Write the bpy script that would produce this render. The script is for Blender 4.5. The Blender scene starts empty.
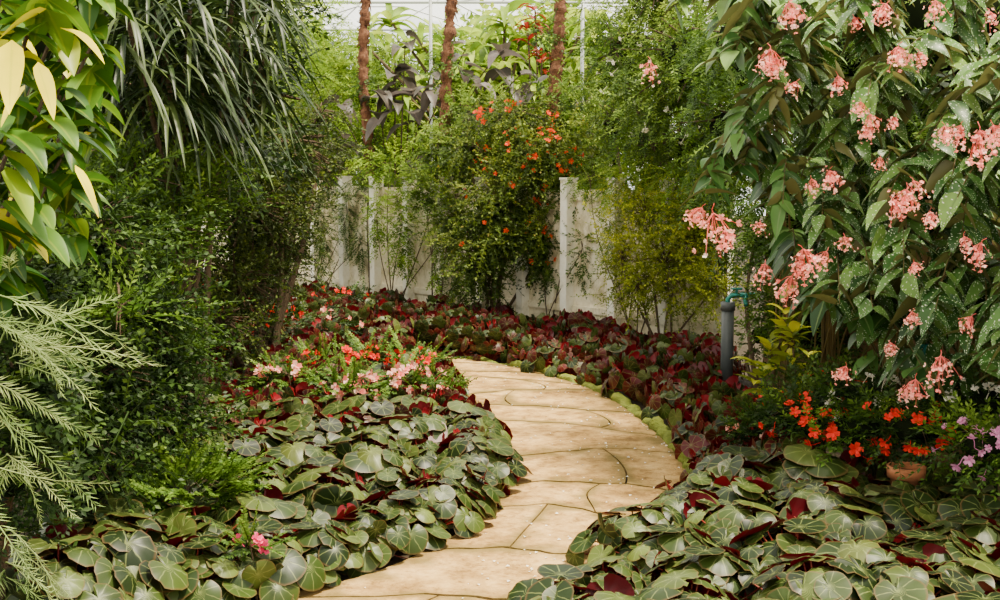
import bpy, math, random
import numpy as np
from mathutils import Vector, Matrix
random.seed(11)
rng=np.random.default_rng(11)
COL=bpy.context.scene.collection
# ---------------------------------------------------------------- camera model
F=1250.0; PITCH=math.atan(130/F); CH=1.6
def ray(px,py):
    cx=(px-500)/F; cz=(300-py)/F
    return np.array([cx, math.cos(PITCH)+math.sin(PITCH)*cz, -math.sin(PITCH)+math.cos(PITCH)*cz])
def at(px,py,d):
    r=ray(px,py); t=d/r[1]; return np.array([r[0]*t,d,CH+r[2]*t])
def gr(px,py,z=0.0):
    r=ray(px,py); t=(z-CH)/r[2]; return np.array([r[0]*t,r[1]*t,z])
def nrm(a):
    a=np.asarray(a,float); return a/np.maximum(np.linalg.norm(a,axis=-1,keepdims=True),1e-9)
# ---------------------------------------------------------------- materials
def newmat(name):
    m=bpy.data.materials.new(name); m.use_nodes=True
    nt=m.node_tree; nt.nodes.clear()
    return m,nt,nt.nodes,nt.links
def ramp(N,cols,pos=None):
    r=N.new('ShaderNodeValToRGB'); e=r.color_ramp.elements
    n=len(cols)
    while len(e)<n: e.new(0.5)
    for i,c in enumerate(cols):
        e[i].position = pos[i] if pos else i/(max(n-1,1))
        e[i].color=(c[0],c[1],c[2],1)
    return r
def leaf_mat(name,cols,back=None,rough=.5,trans=.25,vein=None,spots=None,radial=False,edge=None,pos=None,nscale=5.0,spec=.2,vf=.8,nlo=.6,nhi=1.35):
    m,nt,N,L=newmat(name)
    out=N.new('ShaderNodeOutputMaterial'); p=N.new('ShaderNodeBsdfPrincipled')
    a=N.new('ShaderNodeAttribute'); a.attribute_name='rnd'
    r=ramp(N,cols,pos); L.new(a.outputs['Fac'],r.inputs[0])
    tc=N.new('ShaderNodeTexCoord')
    no=N.new('ShaderNodeTexNoise'); no.inputs['Scale'].default_value=nscale; no.inputs['Detail'].default_value=3
    L.new(tc.outputs['Object'],no.inputs['Vector'])
    mr=N.new('ShaderNodeMapRange'); mr.inputs[1].default_value=.3; mr.inputs[2].default_value=.7; mr.inputs[3].default_value=nlo; mr.inputs[4].default_value=nhi
    L.new(no.outputs[0],mr.inputs[0])
    mul=N.new('ShaderNodeVectorMath'); mul.operation='SCALE'
    L.new(r.outputs[0],mul.inputs[0]); L.new(mr.outputs[0],mul.inputs['Scale'])
    cur=mul.outputs[0]
    uv=N.new('ShaderNodeUVMap'); sp=N.new('ShaderNodeSeparateXYZ'); L.new(uv.outputs[0],sp.inputs[0])
    def math_(op,x,y=None):
        n=N.new('ShaderNodeMath'); n.operation=op
        for i,v in enumerate((x,y)):
            if v is None: continue
            if isinstance(v,(int,float)): n.inputs[i].default_value=v
            else: L.new(v,n.inputs[i])
        return n.outputs[0]
    def mrange(x,a0,a1,b0,b1):
        n=N.new('ShaderNodeMapRange'); L.new(x,n.inputs[0])
        for i,v in enumerate((a0,a1,b0,b1)): n.inputs[i+1].default_value=v
        return n.outputs[0]
    def mix(fac,c1,c2):
        n=N.new('ShaderNodeMixRGB'); L.new(fac,n.inputs[0]); L.new(c1,n.inputs[1])
        if isinstance(c2,tuple): n.inputs[2].default_value=(*c2,1)
        else: L.new(c2,n.inputs[2])
        return n.outputs[0]
    if vein:
        if radial:
            f=math_('FRACT',math_('MULTIPLY',sp.outputs[0],9.0))
            d=math_('MULTIPLY',math_('ABSOLUTE',math_('SUBTRACT',f,.5)),sp.outputs[1])
            v=mrange(d,0.008,.045,vf,0)
        else:
            d=math_('ABSOLUTE',math_('SUBTRACT',sp.outputs[0],.5))
            v=mrange(d,0.02,.08,vf,0)
        cur=mix(v,cur,vein)
    if edge:
        e=mrange(sp.outputs[1],.9,1.0,0,.7); cur=mix(e,cur,edge)
    if spots:
        mp=N.new('ShaderNodeMapping'); mp.inputs['Scale'].default_value=(5,14,1); L.new(uv.outputs[0],mp.inputs[0])
        vo=N.new('ShaderNodeTexVoronoi'); vo.inputs['Scale'].default_value=1.0; L.new(mp.outputs[0],vo.inputs['Vector'])
        s=mrange(vo.outputs['Distance'],.18,.27,.95,0); cur=mix(s,cur,spots)
    if back:
        g=N.new('ShaderNodeNewGeometry')
        br=ramp(N,back); L.new(a.outputs['Fac'],br.inputs[0])
        cur=mix(g.outputs['Backfacing'],cur,br.outputs[0])
    L.new(cur,p.inputs['Base Color']); p.inputs['Roughness'].default_value=rough
    p.inputs['Specular IOR Level'].default_value=spec
    if trans>0:
        t=N.new('ShaderNodeBsdfTranslucent'); L.new(cur,t.inputs[0])
        ms=N.new('ShaderNodeMixShader'); ms.inputs[0].default_value=trans
        L.new(p.outputs[0],ms.inputs[1]); L.new(t.outputs[0],ms.inputs[2]); L.new(ms.outputs[0],out.inputs[0])
    else: L.new(p.outputs[0],out.inputs[0])
    return m
def noise_mat(name,cols,scale=4,rough=.9,bump=.3,pos=None,detail=8,stretch=(1,1,1),spec=.3,metal=0,voron=None):
    m,nt,N,L=newmat(name)
    out=N.new('ShaderNodeOutputMaterial'); p=N.new('ShaderNodeBsdfPrincipled')
    tc=N.new('ShaderNodeTexCoord'); mp=N.new('ShaderNodeMapping'); mp.inputs['Scale'].default_value=stretch
    L.new(tc.outputs['Object'],mp.inputs[0])
    no=N.new('ShaderNodeTexNoise'); no.inputs['Scale'].default_value=scale; no.inputs['Detail'].default_value=detail; no.inputs['Roughness'].default_value=.65
    L.new(mp.outputs[0],no.inputs['Vector'])
    r=ramp(N,cols,pos); L.new(no.outputs[0],r.inputs[0])
    L.new(r.outputs[0],p.inputs['Base Color']); p.inputs['Roughness'].default_value=rough; p.inputs['Metallic'].default_value=metal
    p.inputs['Specular IOR Level'].default_value=spec
    if bump:
        n2=N.new('ShaderNodeTexNoise'); n2.inputs['Scale'].default_value=scale*5; n2.inputs['Detail'].default_value=6
        L.new(mp.outputs[0],n2.inputs['Vector'])
        b=N.new('ShaderNodeBump'); b.inputs['Strength'].default_value=bump; b.inputs['Distance'].default_value=.02
        L.new(n2.outputs[0],b.inputs['Height']); L.new(b.outputs[0],p.inputs['Normal'])
    L.new(p.outputs[0],out.inputs[0])
    return m
def plain(name,col,rough=.5,metal=0):
    return noise_mat(name,[tuple(c*.85 for c in col),tuple(min(1,c*1.15) for c in col)],scale=8,rough=rough,bump=.05,metal=metal)

M={}
M['beg']=leaf_mat('begonia_leaf',[(.005,.012,.002),(.016,.032,.004),(.036,.058,.008),(.080,.108,.018),(.042,.009,.005),(.10,.004,.006)],pos=[0,.3,.64,.89,.93,1],
    back=[(.05,.001,.003),(.11,.002,.006),(.185,.005,.009)],rough=.42,trans=.09,vein=(.18,.21,.06),vf=.6,radial=True,edge=(.11,.06,.02),spec=.24)
M['begstem']=leaf_mat('begonia_stem',[(.2,.012,.01),(.28,.06,.03)],trans=0)
M['canestem']=leaf_mat('cane_stem',[(.08,.06,.02),(.14,.10,.035)],trans=0)
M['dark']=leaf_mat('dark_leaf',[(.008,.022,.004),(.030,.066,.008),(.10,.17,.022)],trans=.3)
M['darkcore']=leaf_mat('painted_shade_core',[(.006,.009,.003),(.010,.014,.005)],trans=0,rough=1,spec=.05)  # near-black fill colour, paints the deep shade inside bushes
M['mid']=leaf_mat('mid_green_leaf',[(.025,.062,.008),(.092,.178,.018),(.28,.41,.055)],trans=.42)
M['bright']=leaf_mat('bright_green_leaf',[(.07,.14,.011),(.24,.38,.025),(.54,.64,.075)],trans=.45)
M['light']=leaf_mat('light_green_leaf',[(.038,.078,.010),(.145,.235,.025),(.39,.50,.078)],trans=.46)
M['olive']=leaf_mat('olive_leaf',[(.025,.05,.006),(.08,.125,.013),(.22,.27,.03),(.25,.15,.022)],trans=.38,pos=[0,.45,.9,1])
M['deepolive']=leaf_mat('deep_olive_leaf',[(.018,.033,.005),(.06,.088,.011),(.18,.23,.03)],trans=.33)
M['yelgr']=leaf_mat('yellow_green_leaf',[(.09,.13,.010),(.29,.34,.020),(.62,.60,.055)],trans=.4)
M['variegated']=leaf_mat('variegated_leaf',[(.015,.055,.004),(.04,.115,.008),(.11,.22,.012),(.24,.34,.015),(.82,.68,.004)],pos=[0,.45,.78,.92,.955],trans=.3,vein=(.4,.44,.02),vf=.3,rough=.38,spec=.2)
M['strap']=leaf_mat('strap_leaf',[(.006,.016,.003),(.018,.038,.007),(.075,.11,.022)],trans=.15,vein=(.05,.085,.016),rough=.42,spec=.28)
M['angel']=leaf_mat('angel_wing_leaf',[(.015,.052,.010),(.045,.125,.020),(.10,.21,.038),(.21,.34,.065)],back=[(.09,.09,.025),(.17,.17,.05)],trans=.28,vein=(.12,.2,.05),spots=(.74,.8,.58),rough=.38,spec=.28)
M['angelplain']=leaf_mat('angel_wing_plain_leaf',[(.015,.052,.010),(.045,.125,.022),(.10,.22,.042),(.21,.34,.08)],back=[(.09,.09,.025),(.17,.17,.05)],trans=.28,vein=(.15,.24,.07),rough=.38,spec=.28)
M['grev']=leaf_mat('silvery_needle_leaf',[(.09,.16,.035),(.24,.32,.09),(.46,.52,.2)],trans=.25)
M['purple']=leaf_mat('purple_leaf',[(.035,.035,.022),(.085,.07,.055),(.16,.13,.12)],vein=(.17,.12,.1),trans=.3,rough=.4,vf=.5)
M['redleaf']=leaf_mat('red_leaf',[(.16,.01,.008),(.32,.03,.018)],trans=.3,vein=(.4,.08,.03))
M['pink']=leaf_mat('pink_petal',[(.85,.15,.13),(.95,.30,.24),(.98,.52,.43),(.98,.84,.64)],pos=[0,.4,.73,1],trans=.35,rough=.5)
M['red']=leaf_mat('red_petal',[(.8,.02,.01),(.98,.06,.03)],trans=.3)
M['orange']=leaf_mat('orange_petal',[(.9,.07,.01),(.98,.16,.02)],trans=.3)
M['magenta']=leaf_mat('magenta_petal',[(.75,.03,.15),(.95,.12,.28)],trans=.3)
M['lilac']=leaf_mat('lilac_petal',[(.65,.2,.42),(.85,.42,.62)],trans=.3)
M['white']=leaf_mat('white_petal',[(.85,.78,.6),(.95,.92,.82)],trans=.3)
M['bark']=noise_mat('bark',[(.03,.02,.012),(.10,.065,.035),(.18,.13,.07)],scale=12,stretch=(3,3,.6),bump=.8)
M['redbark']=noise_mat('rough_reddish_bark',[(.03,.011,.006),(.17,.067,.03),(.36,.175,.09)],scale=14,pos=[.3,.5,.78],stretch=(1.5,1.5,1),bump=1.0)
M['soil']=noise_mat('soil',[(.008,.006,.003),(.028,.018,.008),(.05,.035,.017)],scale=3,bump=.8)
def concrete():
    m,nt,N,L=newmat('weathered_concrete'); out=N.new('ShaderNodeOutputMaterial'); p=N.new('ShaderNodeBsdfPrincipled')
    g=N.new('ShaderNodeNewGeometry')
    def nz(scale,st,det=8):
        mp=N.new('ShaderNodeMapping'); mp.inputs['Scale'].default_value=st; L.new(g.outputs['Position'],mp.inputs[0]); n=N.new('ShaderNodeTexNoise'); n.inputs['Scale'].default_value=scale; n.inputs['Detail'].default_value=det; n.inputs['Roughness'].default_value=.7; L.new(mp.outputs[0],n.inputs['Vector']); return n
    a=nz(3,(1,1,1)); r=ramp(N,[(.55,.46,.28),(.82,.72,.50),(.97,.89,.69)],[.32,.46,.62]); L.new(a.outputs[0],r.inputs[0])
    b=nz(3.5,(1.3,1.3,.7)); r2=ramp(N,[(.22,.20,.12),(.62,.58,.44),(1,1,1)],[.35,.43,.53]); L.new(b.outputs[0],r2.inputs[0])
    mx=N.new('ShaderNodeMixRGB'); mx.blend_type='MULTIPLY'; mx.inputs[0].default_value=.8; L.new(r.outputs[0],mx.inputs[1]); L.new(r2.outputs[0],mx.inputs[2])
    L.new(mx.outputs[0],p.inputs['Base Color']); p.inputs['Roughness'].default_value=.9
    bm=N.new('ShaderNodeBump'); bm.inputs['Strength'].default_value=.4; bm.inputs['Distance'].default_value=.02; c=nz(30,(1,1,1)); L.new(c.outputs[0],bm.inputs['Height']); L.new(bm.outputs[0],p.inputs['Normal'])
    L.new(p.outputs[0],out.inputs[0]); return m
M['concrete']=concrete()
M['postwhite']=noise_mat('pale_post_concrete',[(.45,.4,.28),(.86,.8,.64),(.98,.94,.82)],scale=5,pos=[.3,.42,.6],bump=.3)
M['moss']=noise_mat('moss',[(.04,.05,.010),(.16,.19,.02),(.32,.31,.06)],scale=9,bump=.9)
M['pvc']=plain('grey_pvc',(.09,.10,.10),.4)
M['teal']=plain('teal_pvc',(.02,.22,.18),.4)
M['terracotta']=noise_mat('terracotta',[(.26,.09,.035),(.42,.16,.065)],scale=6,bump=.2)
M['steel']=plain('galvanised_steel',(.4,.42,.4),.45,.6)
M['wood']=noise_mat('old_wood',[(.06,.035,.014),(.2,.12,.05),(.32,.22,.1)],scale=6,stretch=(4,4,.4),bump=.5)
# stone
def stone_mat():
    m,nt,N,L=newmat('sandy_flagstone')
    out=N.new('ShaderNodeOutputMaterial'); p=N.new('ShaderNodeBsdfPrincipled')
    g=N.new('ShaderNodeNewGeometry')
    n1=N.new('ShaderNodeTexNoise'); n1.inputs['Scale'].default_value=2.8; n1.inputs['Detail'].default_value=10; n1.inputs['Roughness'].default_value=.74
    n2=N.new('ShaderNodeTexNoise'); n2.inputs['Scale'].default_value=18; n2.inputs['Detail'].default_value=9; n2.inputs['Roughness'].default_value=.72
    L.new(g.outputs['Position'],n1.inputs['Vector']); L.new(g.outputs['Position'],n2.inputs['Vector'])
    r=ramp(N,[(.14,.072,.018),(.34,.20,.062),(.54,.34,.12),(.68,.465,.20)],[.34,.44,.55,.69]); L.new(n1.outputs[0],r.inputs[0])
    r2=ramp(N,[(.42,.36,.26),(.84,.80,.73),(1.0,1,1)],[.36,.46,.59]); L.new(n2.outputs[0],r2.inputs[0])
    mx=N.new('ShaderNodeMixRGB'); mx.blend_type='MULTIPLY'; mx.inputs[0].default_value=.9
    L.new(r.outputs[0],mx.inputs[1]); L.new(r2.outputs[0],mx.inputs[2])
    uv=N.new('ShaderNodeUVMap'); sp=N.new('ShaderNodeSeparateXYZ'); L.new(uv.outputs[0],sp.inputs[0])
    ad=N.new('ShaderNodeMath'); ad.operation='ADD'; L.new(sp.outputs[0],ad.inputs[0])
    n3=N.new('ShaderNodeTexNoise'); n3.inputs['Scale'].default_value=6; n3.inputs['Detail'].default_value=7; L.new(g.outputs['Position'],n3.inputs['Vector'])
    L.new(n3.outputs[0],ad.inputs[1])
    mr=N.new('ShaderNodeMapRange'); mr.inputs[1].default_value=.48; mr.inputs[2].default_value=.78; mr.inputs[3].default_value=.85; mr.inputs[4].default_value=0
    L.new(ad.outputs[0],mr.inputs[0])
    m2=N.new('ShaderNodeMixRGB'); L.new(mr.outputs[0],m2.inputs[0]); L.new(mx.outputs[0],m2.inputs[1]); m2.inputs[2].default_value=(.16,.11,.028,1)
    L.new(m2.outputs[0],p.inputs['Base Color']); p.inputs['Roughness'].default_value=.85; p.inputs['Specular IOR Level'].default_value=.2
    b=N.new('ShaderNodeBump'); b.inputs['Strength'].default_value=.7; b.inputs['Distance'].default_value=.012
    L.new(n2.outputs[0],b.inputs['Height']); L.new(b.outputs[0],p.inputs['Normal']); L.new(p.outputs[0],out.inputs[0])
    return m
M['stone']=stone_mat()
# ---------------------------------------------------------------- mesh builder
class MB:
    def __init__(s): s.v=[];s.q=[];s.t=[];s.uv=[];s.r=[];s.qm=[];s.tm=[];s.n=0
    def add(s,V,Q=None,T=None,UV=None,R=None,m=0):
        V=np.asarray(V,float).reshape(-1,3); k=len(V)
        s.v.append(V); s.uv.append(np.zeros((k,2))+.5 if UV is None else np.asarray(UV,float).reshape(-1,2))
        s.r.append(np.full(k,.5) if R is None else np.broadcast_to(np.asarray(R,float),(k,)).copy())
        if Q is not None and len(Q): Q=np.asarray(Q,int).reshape(-1,4)+s.n; s.q.append(Q); s.qm.append(np.full(len(Q),m))
        if T is not None and len(T): T=np.asarray(T,int).reshape(-1,3)+s.n; s.t.append(T); s.tm.append(np.full(len(T),m))
        s.n+=k
    def inst(s,tpl,Ms,R,m=0,rw=.35):
        V,Q,T,UV,TR=tpl; k=len(Ms); n=len(V)
        VV=np.einsum('kij,nj->kni',Ms[:,:,:3],V)+Ms[:,None,:,3]
        off=(np.arange(k)*n)[:,None,None]
        QQ=(Q[None]+off).reshape(-1,4) if len(Q) else None
        TT=(T[None]+off).reshape(-1,3) if len(T) else None
        RR=np.clip(np.asarray(R)[:,None]*(1-rw)+TR[None]*rw,0,1).reshape(-1)
        s.add(VV.reshape(-1,3),QQ,TT,np.tile(UV,(k,1)),RR,m)
    def tpl(s):
        return (np.concatenate(s.v),np.concatenate(s.q) if s.q else np.zeros((0,4),int),np.concatenate(s.t) if s.t else np.zeros((0,3),int),np.concatenate(s.uv),np.concatenate(s.r))
    def mesh(s,name,mats,origin=(0,0,0),smooth=True):
        V,Q,T,UV,R=s.tpl(); V=V-np.asarray(origin)
        me=bpy.data.meshes.new(name)
        loops=np.concatenate([Q.ravel(),T.ravel()]).astype(np.int32)
        starts=np.concatenate([np.arange(len(Q))*4,len(Q)*4+np.arange(len(T))*3]).astype(np.int32)
        me.vertices.add(len(V)); me.vertices.foreach_set('co',V.astype(np.float32).ravel())
        me.loops.add(len(loops)); me.loops.foreach_set('vertex_index',loops)
        me.polygons.add(len(starts)); me.polygons.foreach_set('loop_start',starts)
        mi=np.concatenate([np.concatenate(s.qm) if s.qm else np.zeros(0),np.concatenate(s.tm) if s.tm else np.zeros(0)]).astype(np.int32)
        me.update(calc_edges=True)
        me.polygons.foreach_set('material_index',mi)
        me.polygons.foreach_set('use_smooth',np.full(len(starts),smooth))
        ul=me.uv_layers.new(name='UVMap'); ul.data.foreach_set('uv',UV[loops].astype(np.float32).ravel())
        at_=me.attributes.new('rnd','FLOAT','POINT'); at_.data.foreach_set('value',R.astype(np.float32))
        for m in mats: me.materials.append(m)
        me.update(); return me
def frames(P,Y,Zh,S):
    Y=nrm(Y); X=nrm(np.cross(Y,Zh)); Z=np.cross(X,Y); S=np.broadcast_to(np.asarray(S,float),(len(P),))[:,None]
    Mx=np.empty((len(P),3,4)); Mx[:,:,0]=X*S; Mx[:,:,1]=Y*S; Mx[:,:,2]=Z*S; Mx[:,:,3]=P
    return Mx
PROF={'strap':lambda t:np.minimum(1,t*5+.45)*(1-t**3.5)+.01,'lance':lambda t:np.sin(np.pi*np.clip(t,0,1)**.75)*.98+.02,
      'broad':lambda t:np.sin(np.pi*np.clip(t,0,1)**.6)**.8*.98+.02,'angel':lambda t:np.sin(np.pi*np.clip(t,0,1)**.55)**.9*.98+.02,
      'heart':lambda t:np.sin(np.pi*np.clip(t*.93+.07,0,1)**.45)**.9*.98+.02}
def strips(mb,P,D,L,W,droop,prof='lance',seg=6,fold=.15,R=None,m=0,tilt=.25,asym=0):
    P=np.asarray(P,float); k=len(P); D=nrm(D)
    up=np.array([0,0,1.])+rng.normal(0,tilt,(k,3))
    side=nrm(np.cross(D,up)); L=np.broadcast_to(L,(k,)).astype(float); W=np.broadcast_to(W,(k,)).astype(float); dr=np.broadcast_to(droop,(k,)).astype(float)
    p=P.copy(); VV=np.empty((k,(seg+1)*3,3)); UV=np.empty(((seg+1)*3,2)); f=PROF[prof]
    for i in range(seg+1):
        t=i/seg
        d=nrm(D+np.array([0,0,-1.])*(dr*t)[:,None])
        if i>0: p=p+d*(L/seg)[:,None]
        nn=np.cross(side,d); w=(f(np.array(t))*W*.5)[:,None]
        VV[:,i*3]=p-side*w*(1-asym); VV[:,i*3+1]=p-nn*w*fold*2; VV[:,i*3+2]=p+side*w*(1+asym)
        UV[i*3]=(0,t);UV[i*3+1]=(.5,t);UV[i*3+2]=(1,t)
    Q=[]
    for i in range(seg):
        a=i*3;b=a+3
        Q+= [(a,a+1,b+1,b),(a+1,a+2,b+2,b+1)]
    Q=np.array(Q); n=(seg+1)*3
    QQ=(Q[None]+(np.arange(k)*n)[:,None,None]).reshape(-1,4)
    if R is None: R=rng.random(k)
    mb.add(VV.reshape(-1,3),QQ,None,np.tile(UV,(k,1)),np.repeat(R,n),m)
def tube(mb,pts,rad,sides=6,m=0,R=.5,cap=False):
    pts=np.asarray(pts,float); n=len(pts); rad=np.broadcast_to(rad,(n,))
    V=[]
    T=np.gradient(pts,axis=0); T=nrm(T); ref=np.array([.31,.95,.05])
    for i in range(n):
        a=nrm(np.cross(T[i],ref)); 
        if np.linalg.norm(np.cross(T[i],ref))<.05: a=nrm(np.cross(T[i],[1,0,0]))
        b=np.cross(T[i],a)
        for j in range(sides):
            th=2*math.pi*j/sides; V.append(pts[i]+(a*math.cos(th)+b*math.sin(th))*rad[i])
    Q=[]
    for i in range(n-1):
        for j in range(sides):
            j2=(j+1)%sides; Q.append((i*sides+j,i*sides+j2,(i+1)*sides+j2,(i+1)*sides+j))
    Tt=[]
    if cap:
        V.append(pts[-1]); c=len(V)-1
        for j in range(sides): Tt.append(((n-1)*sides+j,(n-1)*sides+(j+1)%sides,c))
        V.append(pts[0]); c=len(V)-1
        for j in range(sides): Tt.append(((j+1)%sides,j,c))
    mb.add(V,Q,Tt,None,R,m)
def box(mb,c,s,m=0,rot=0):
    c=np.array(c);x,y,z=np.array(s)/2
    V=np.array([(-x,-y,-z),(x,-y,-z),(x,y,-z),(-x,y,-z),(-x,-y,z),(x,-y,z),(x,y,z),(-x,y,z)])
    cr,sr=math.cos(rot),math.sin(rot); V=np.stack([V[:,0]*cr-V[:,1]*sr,V[:,0]*sr+V[:,1]*cr,V[:,2]],1)+c
    mb.add(V,[(0,3,2,1),(4,5,6,7),(0,1,5,4),(1,2,6,5),(2,3,7,6),(3,0,4,7)],m=m)
def bez(P0,P1,P2,P3,n):
    t=np.linspace(0,1,n)[:,None]; return (1-t)**3*P0+3*(1-t)**2*t*P1+3*(1-t)*t*t*P2+t**3*P3
# objects
def link(o,parent=None,loc=None):
    COL.objects.link(o)
    if parent: o.parent=parent
    if loc is not None: o.location=[float(v) for v in loc]
    return o
def meta(o,label,cat,group=None,kind=None):
    o['label']=label; o['category']=cat
    if group: o['group']=group
    if kind: o['kind']=kind
def empty(name,loc,label,cat,group=None):
    o=bpy.data.objects.new(name,None); o.empty_display_size=.1; link(o,None,loc); meta(o,label,cat,group); return o
def child(name,me,parent): return link(bpy.data.objects.new(name,me),parent)
def clone(par,kids,loc,rotz,sc):
    p=par.copy(); COL.objects.link(p); p.location=[float(v) for v in loc]; p.rotation_euler=(0,0,rotz); p.scale=(sc,sc,sc)
    for k in kids:
        c=k.copy(); COL.objects.link(c); c.parent=p
    return p
# ---------------------------------------------------------------- templates
def leaf_lo(mb,p,d,up,L,W,R,fold=.12):
    d=nrm(d); s=nrm(np.cross(d,up)); n=np.cross(s,d)
    V=[p,p+d*L*.45+s*W*.5+n*W*fold,p+d*L,p+d*L*.45-s*W*.5+n*W*fold]
    mb.add(V,None,[(0,1,2),(0,2,3)],[(.5,0),(1,.5),(.5,1),(0,.5)],R)
def sprig(n,SL,LL,LW,ang=55,droop=.3,opp=False,tip=True,wild=.3):
    mb=MB(); z=np.array([0,0,1.])
    pts=[np.array([0,SL*t,-droop*SL*t*t*.5]) for t in np.linspace(0,1,4)]
    tube(mb,pts,[.004,.003,.002,.001],3,R=.2)
    for i in range(n):
        t=(i+1)/n; p=np.array([0,SL*t,-droop*SL*t*t*.5])
        sides=[1,-1] if opp else [1 if i%2 else -1]
        for sd in sides:
            a=math.radians(ang+rng.normal(0,10)); d=np.array([sd*math.sin(a),math.cos(a),rng.normal(-.1,wild)])
            s=(1-.35*t)*rng.uniform(.8,1.15)
            leaf_lo(mb,p,d,z+rng.normal(0,wild+.05,3),LL*s,LW*s,rng.random())
    if tip: leaf_lo(mb,pts[-1],np.array([0,1,-.1]),z,LL*.8,LW*.8,.9)
    return mb.tpl()
SP={'fine':sprig(14,.22,.045,.018),'small':sprig(10,.22,.07,.03),'broad':sprig(8,.3,.13,.05),'pinn':sprig(11,.32,.075,.024,65,.6,True),
    'tiny':sprig(12,.12,.022,.014,55,.2,True),'wide':sprig(7,.3,.16,.085,60,.5),'tuft':sprig(16,.26,.032,.02,60,.4,wild=.9)}
def core(mb,c,r,m,f=.6):  # dark lump behind the leaves, stands in for shade in the gaps
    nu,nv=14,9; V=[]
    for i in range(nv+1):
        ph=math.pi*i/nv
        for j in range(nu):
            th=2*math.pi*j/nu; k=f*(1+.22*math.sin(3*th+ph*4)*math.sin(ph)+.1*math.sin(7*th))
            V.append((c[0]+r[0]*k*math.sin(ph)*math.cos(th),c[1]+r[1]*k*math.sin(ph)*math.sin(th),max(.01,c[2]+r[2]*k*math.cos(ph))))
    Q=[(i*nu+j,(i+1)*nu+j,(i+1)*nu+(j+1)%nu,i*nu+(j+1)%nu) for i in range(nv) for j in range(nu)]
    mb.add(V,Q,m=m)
def petal_flower(npet,r,cup=.3):
    mb=MB()
    for i in range(npet):
        a=2*math.pi*i/npet; w=math.pi/npet*.95
        V=[(0,0,0),(math.cos(a-w)*r*.6,math.sin(a-w)*r*.6,cup*r*.4),(math.cos(a-w*.5)*r,math.sin(a-w*.5)*r,cup*r),(math.cos(a+w*.5)*r,math.sin(a+w*.5)*r,cup*r),(math.cos(a+w)*r*.6,math.sin(a+w)*r*.6,cup*r*.4)]
        mb.add(V,None,[(0,1,2),(0,2,3),(0,3,4)],None,rng.random())
    return mb
FLM={}
for k,mt,npet,r in [('red','red',5,.028),('pinkf','pink',4,.028),('orange','orange',5,.032),('magenta','magenta',5,.03),('lilac','lilac',5,.024),('white','white',5,.024)]:
    mb=petal_flower(npet,r)
    mb2=petal_flower(npet,r*.6,.8); v,q,t,u,rr=mb2.tpl(); mb.add(v+[0,0,.003],None,t,u,rr)
    tube(mb,[(0,0,-.05),(0.004,0,-.02),(0,0,0)],[.002,.002,.003],3,R=.1)
    FLM[k]=mb.mesh(k+'_flower_mesh',[M[mt]])
def clustermesh(i):
    mb=MB(); ft=petal_flower(4,.0125,.45).tpl(); n=[44,60,34,52,30,38][i]
    ax=np.array([rng.uniform(.06,.11),rng.uniform(.06,.09),rng.uniform(.045,.08)])
    u=nrm(rng.normal(0,1,(n,3))); rr=rng.random(n)**.5*rng.uniform(.75,1.3,n)
    P=u*rr[:,None]*ax+np.array([0,0,-.03]); P[:,2]+=.25*P[:,0]*rng.choice([-1,1])- .09*rng.random(n)**2
    out=nrm(u+rng.normal(0,.4,(n,3))+[0,0,-.1]); mb.inst(ft,frames(P,nrm(np.cross(out,rng.normal(0,1,(n,3)))),out,rng.uniform(.5,1.5,n)),rng.random(n)*np.where(rng.random(n)<.75,.85,1.3))
    for p in P[::2]: tube(mb,[(0,0,.035),(p[0]*.4,p[1]*.4,.015),p],[.002,.0015,.001],3,R=.1)
    tube(mb,[(0.01,.02,.07),(.005,0,.05),(0,0,.03)],.0022,4,R=.05)
    return mb.mesh('flower_cluster_mesh',[M['pink']])
CL=[clustermesh(i) for i in range(6)]
def addflower(par,me,pos,out,sc=1,name='flower'):
    o=bpy.data.objects.new(name,me); link(o,par,np.asarray(pos)-np.asarray(par.location))
    q=Vector(out).to_track_quat('Z','Y'); o.rotation_mode='QUATERNION'; o.rotation_quaternion=q; o.scale=(sc,sc,sc); return o
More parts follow.
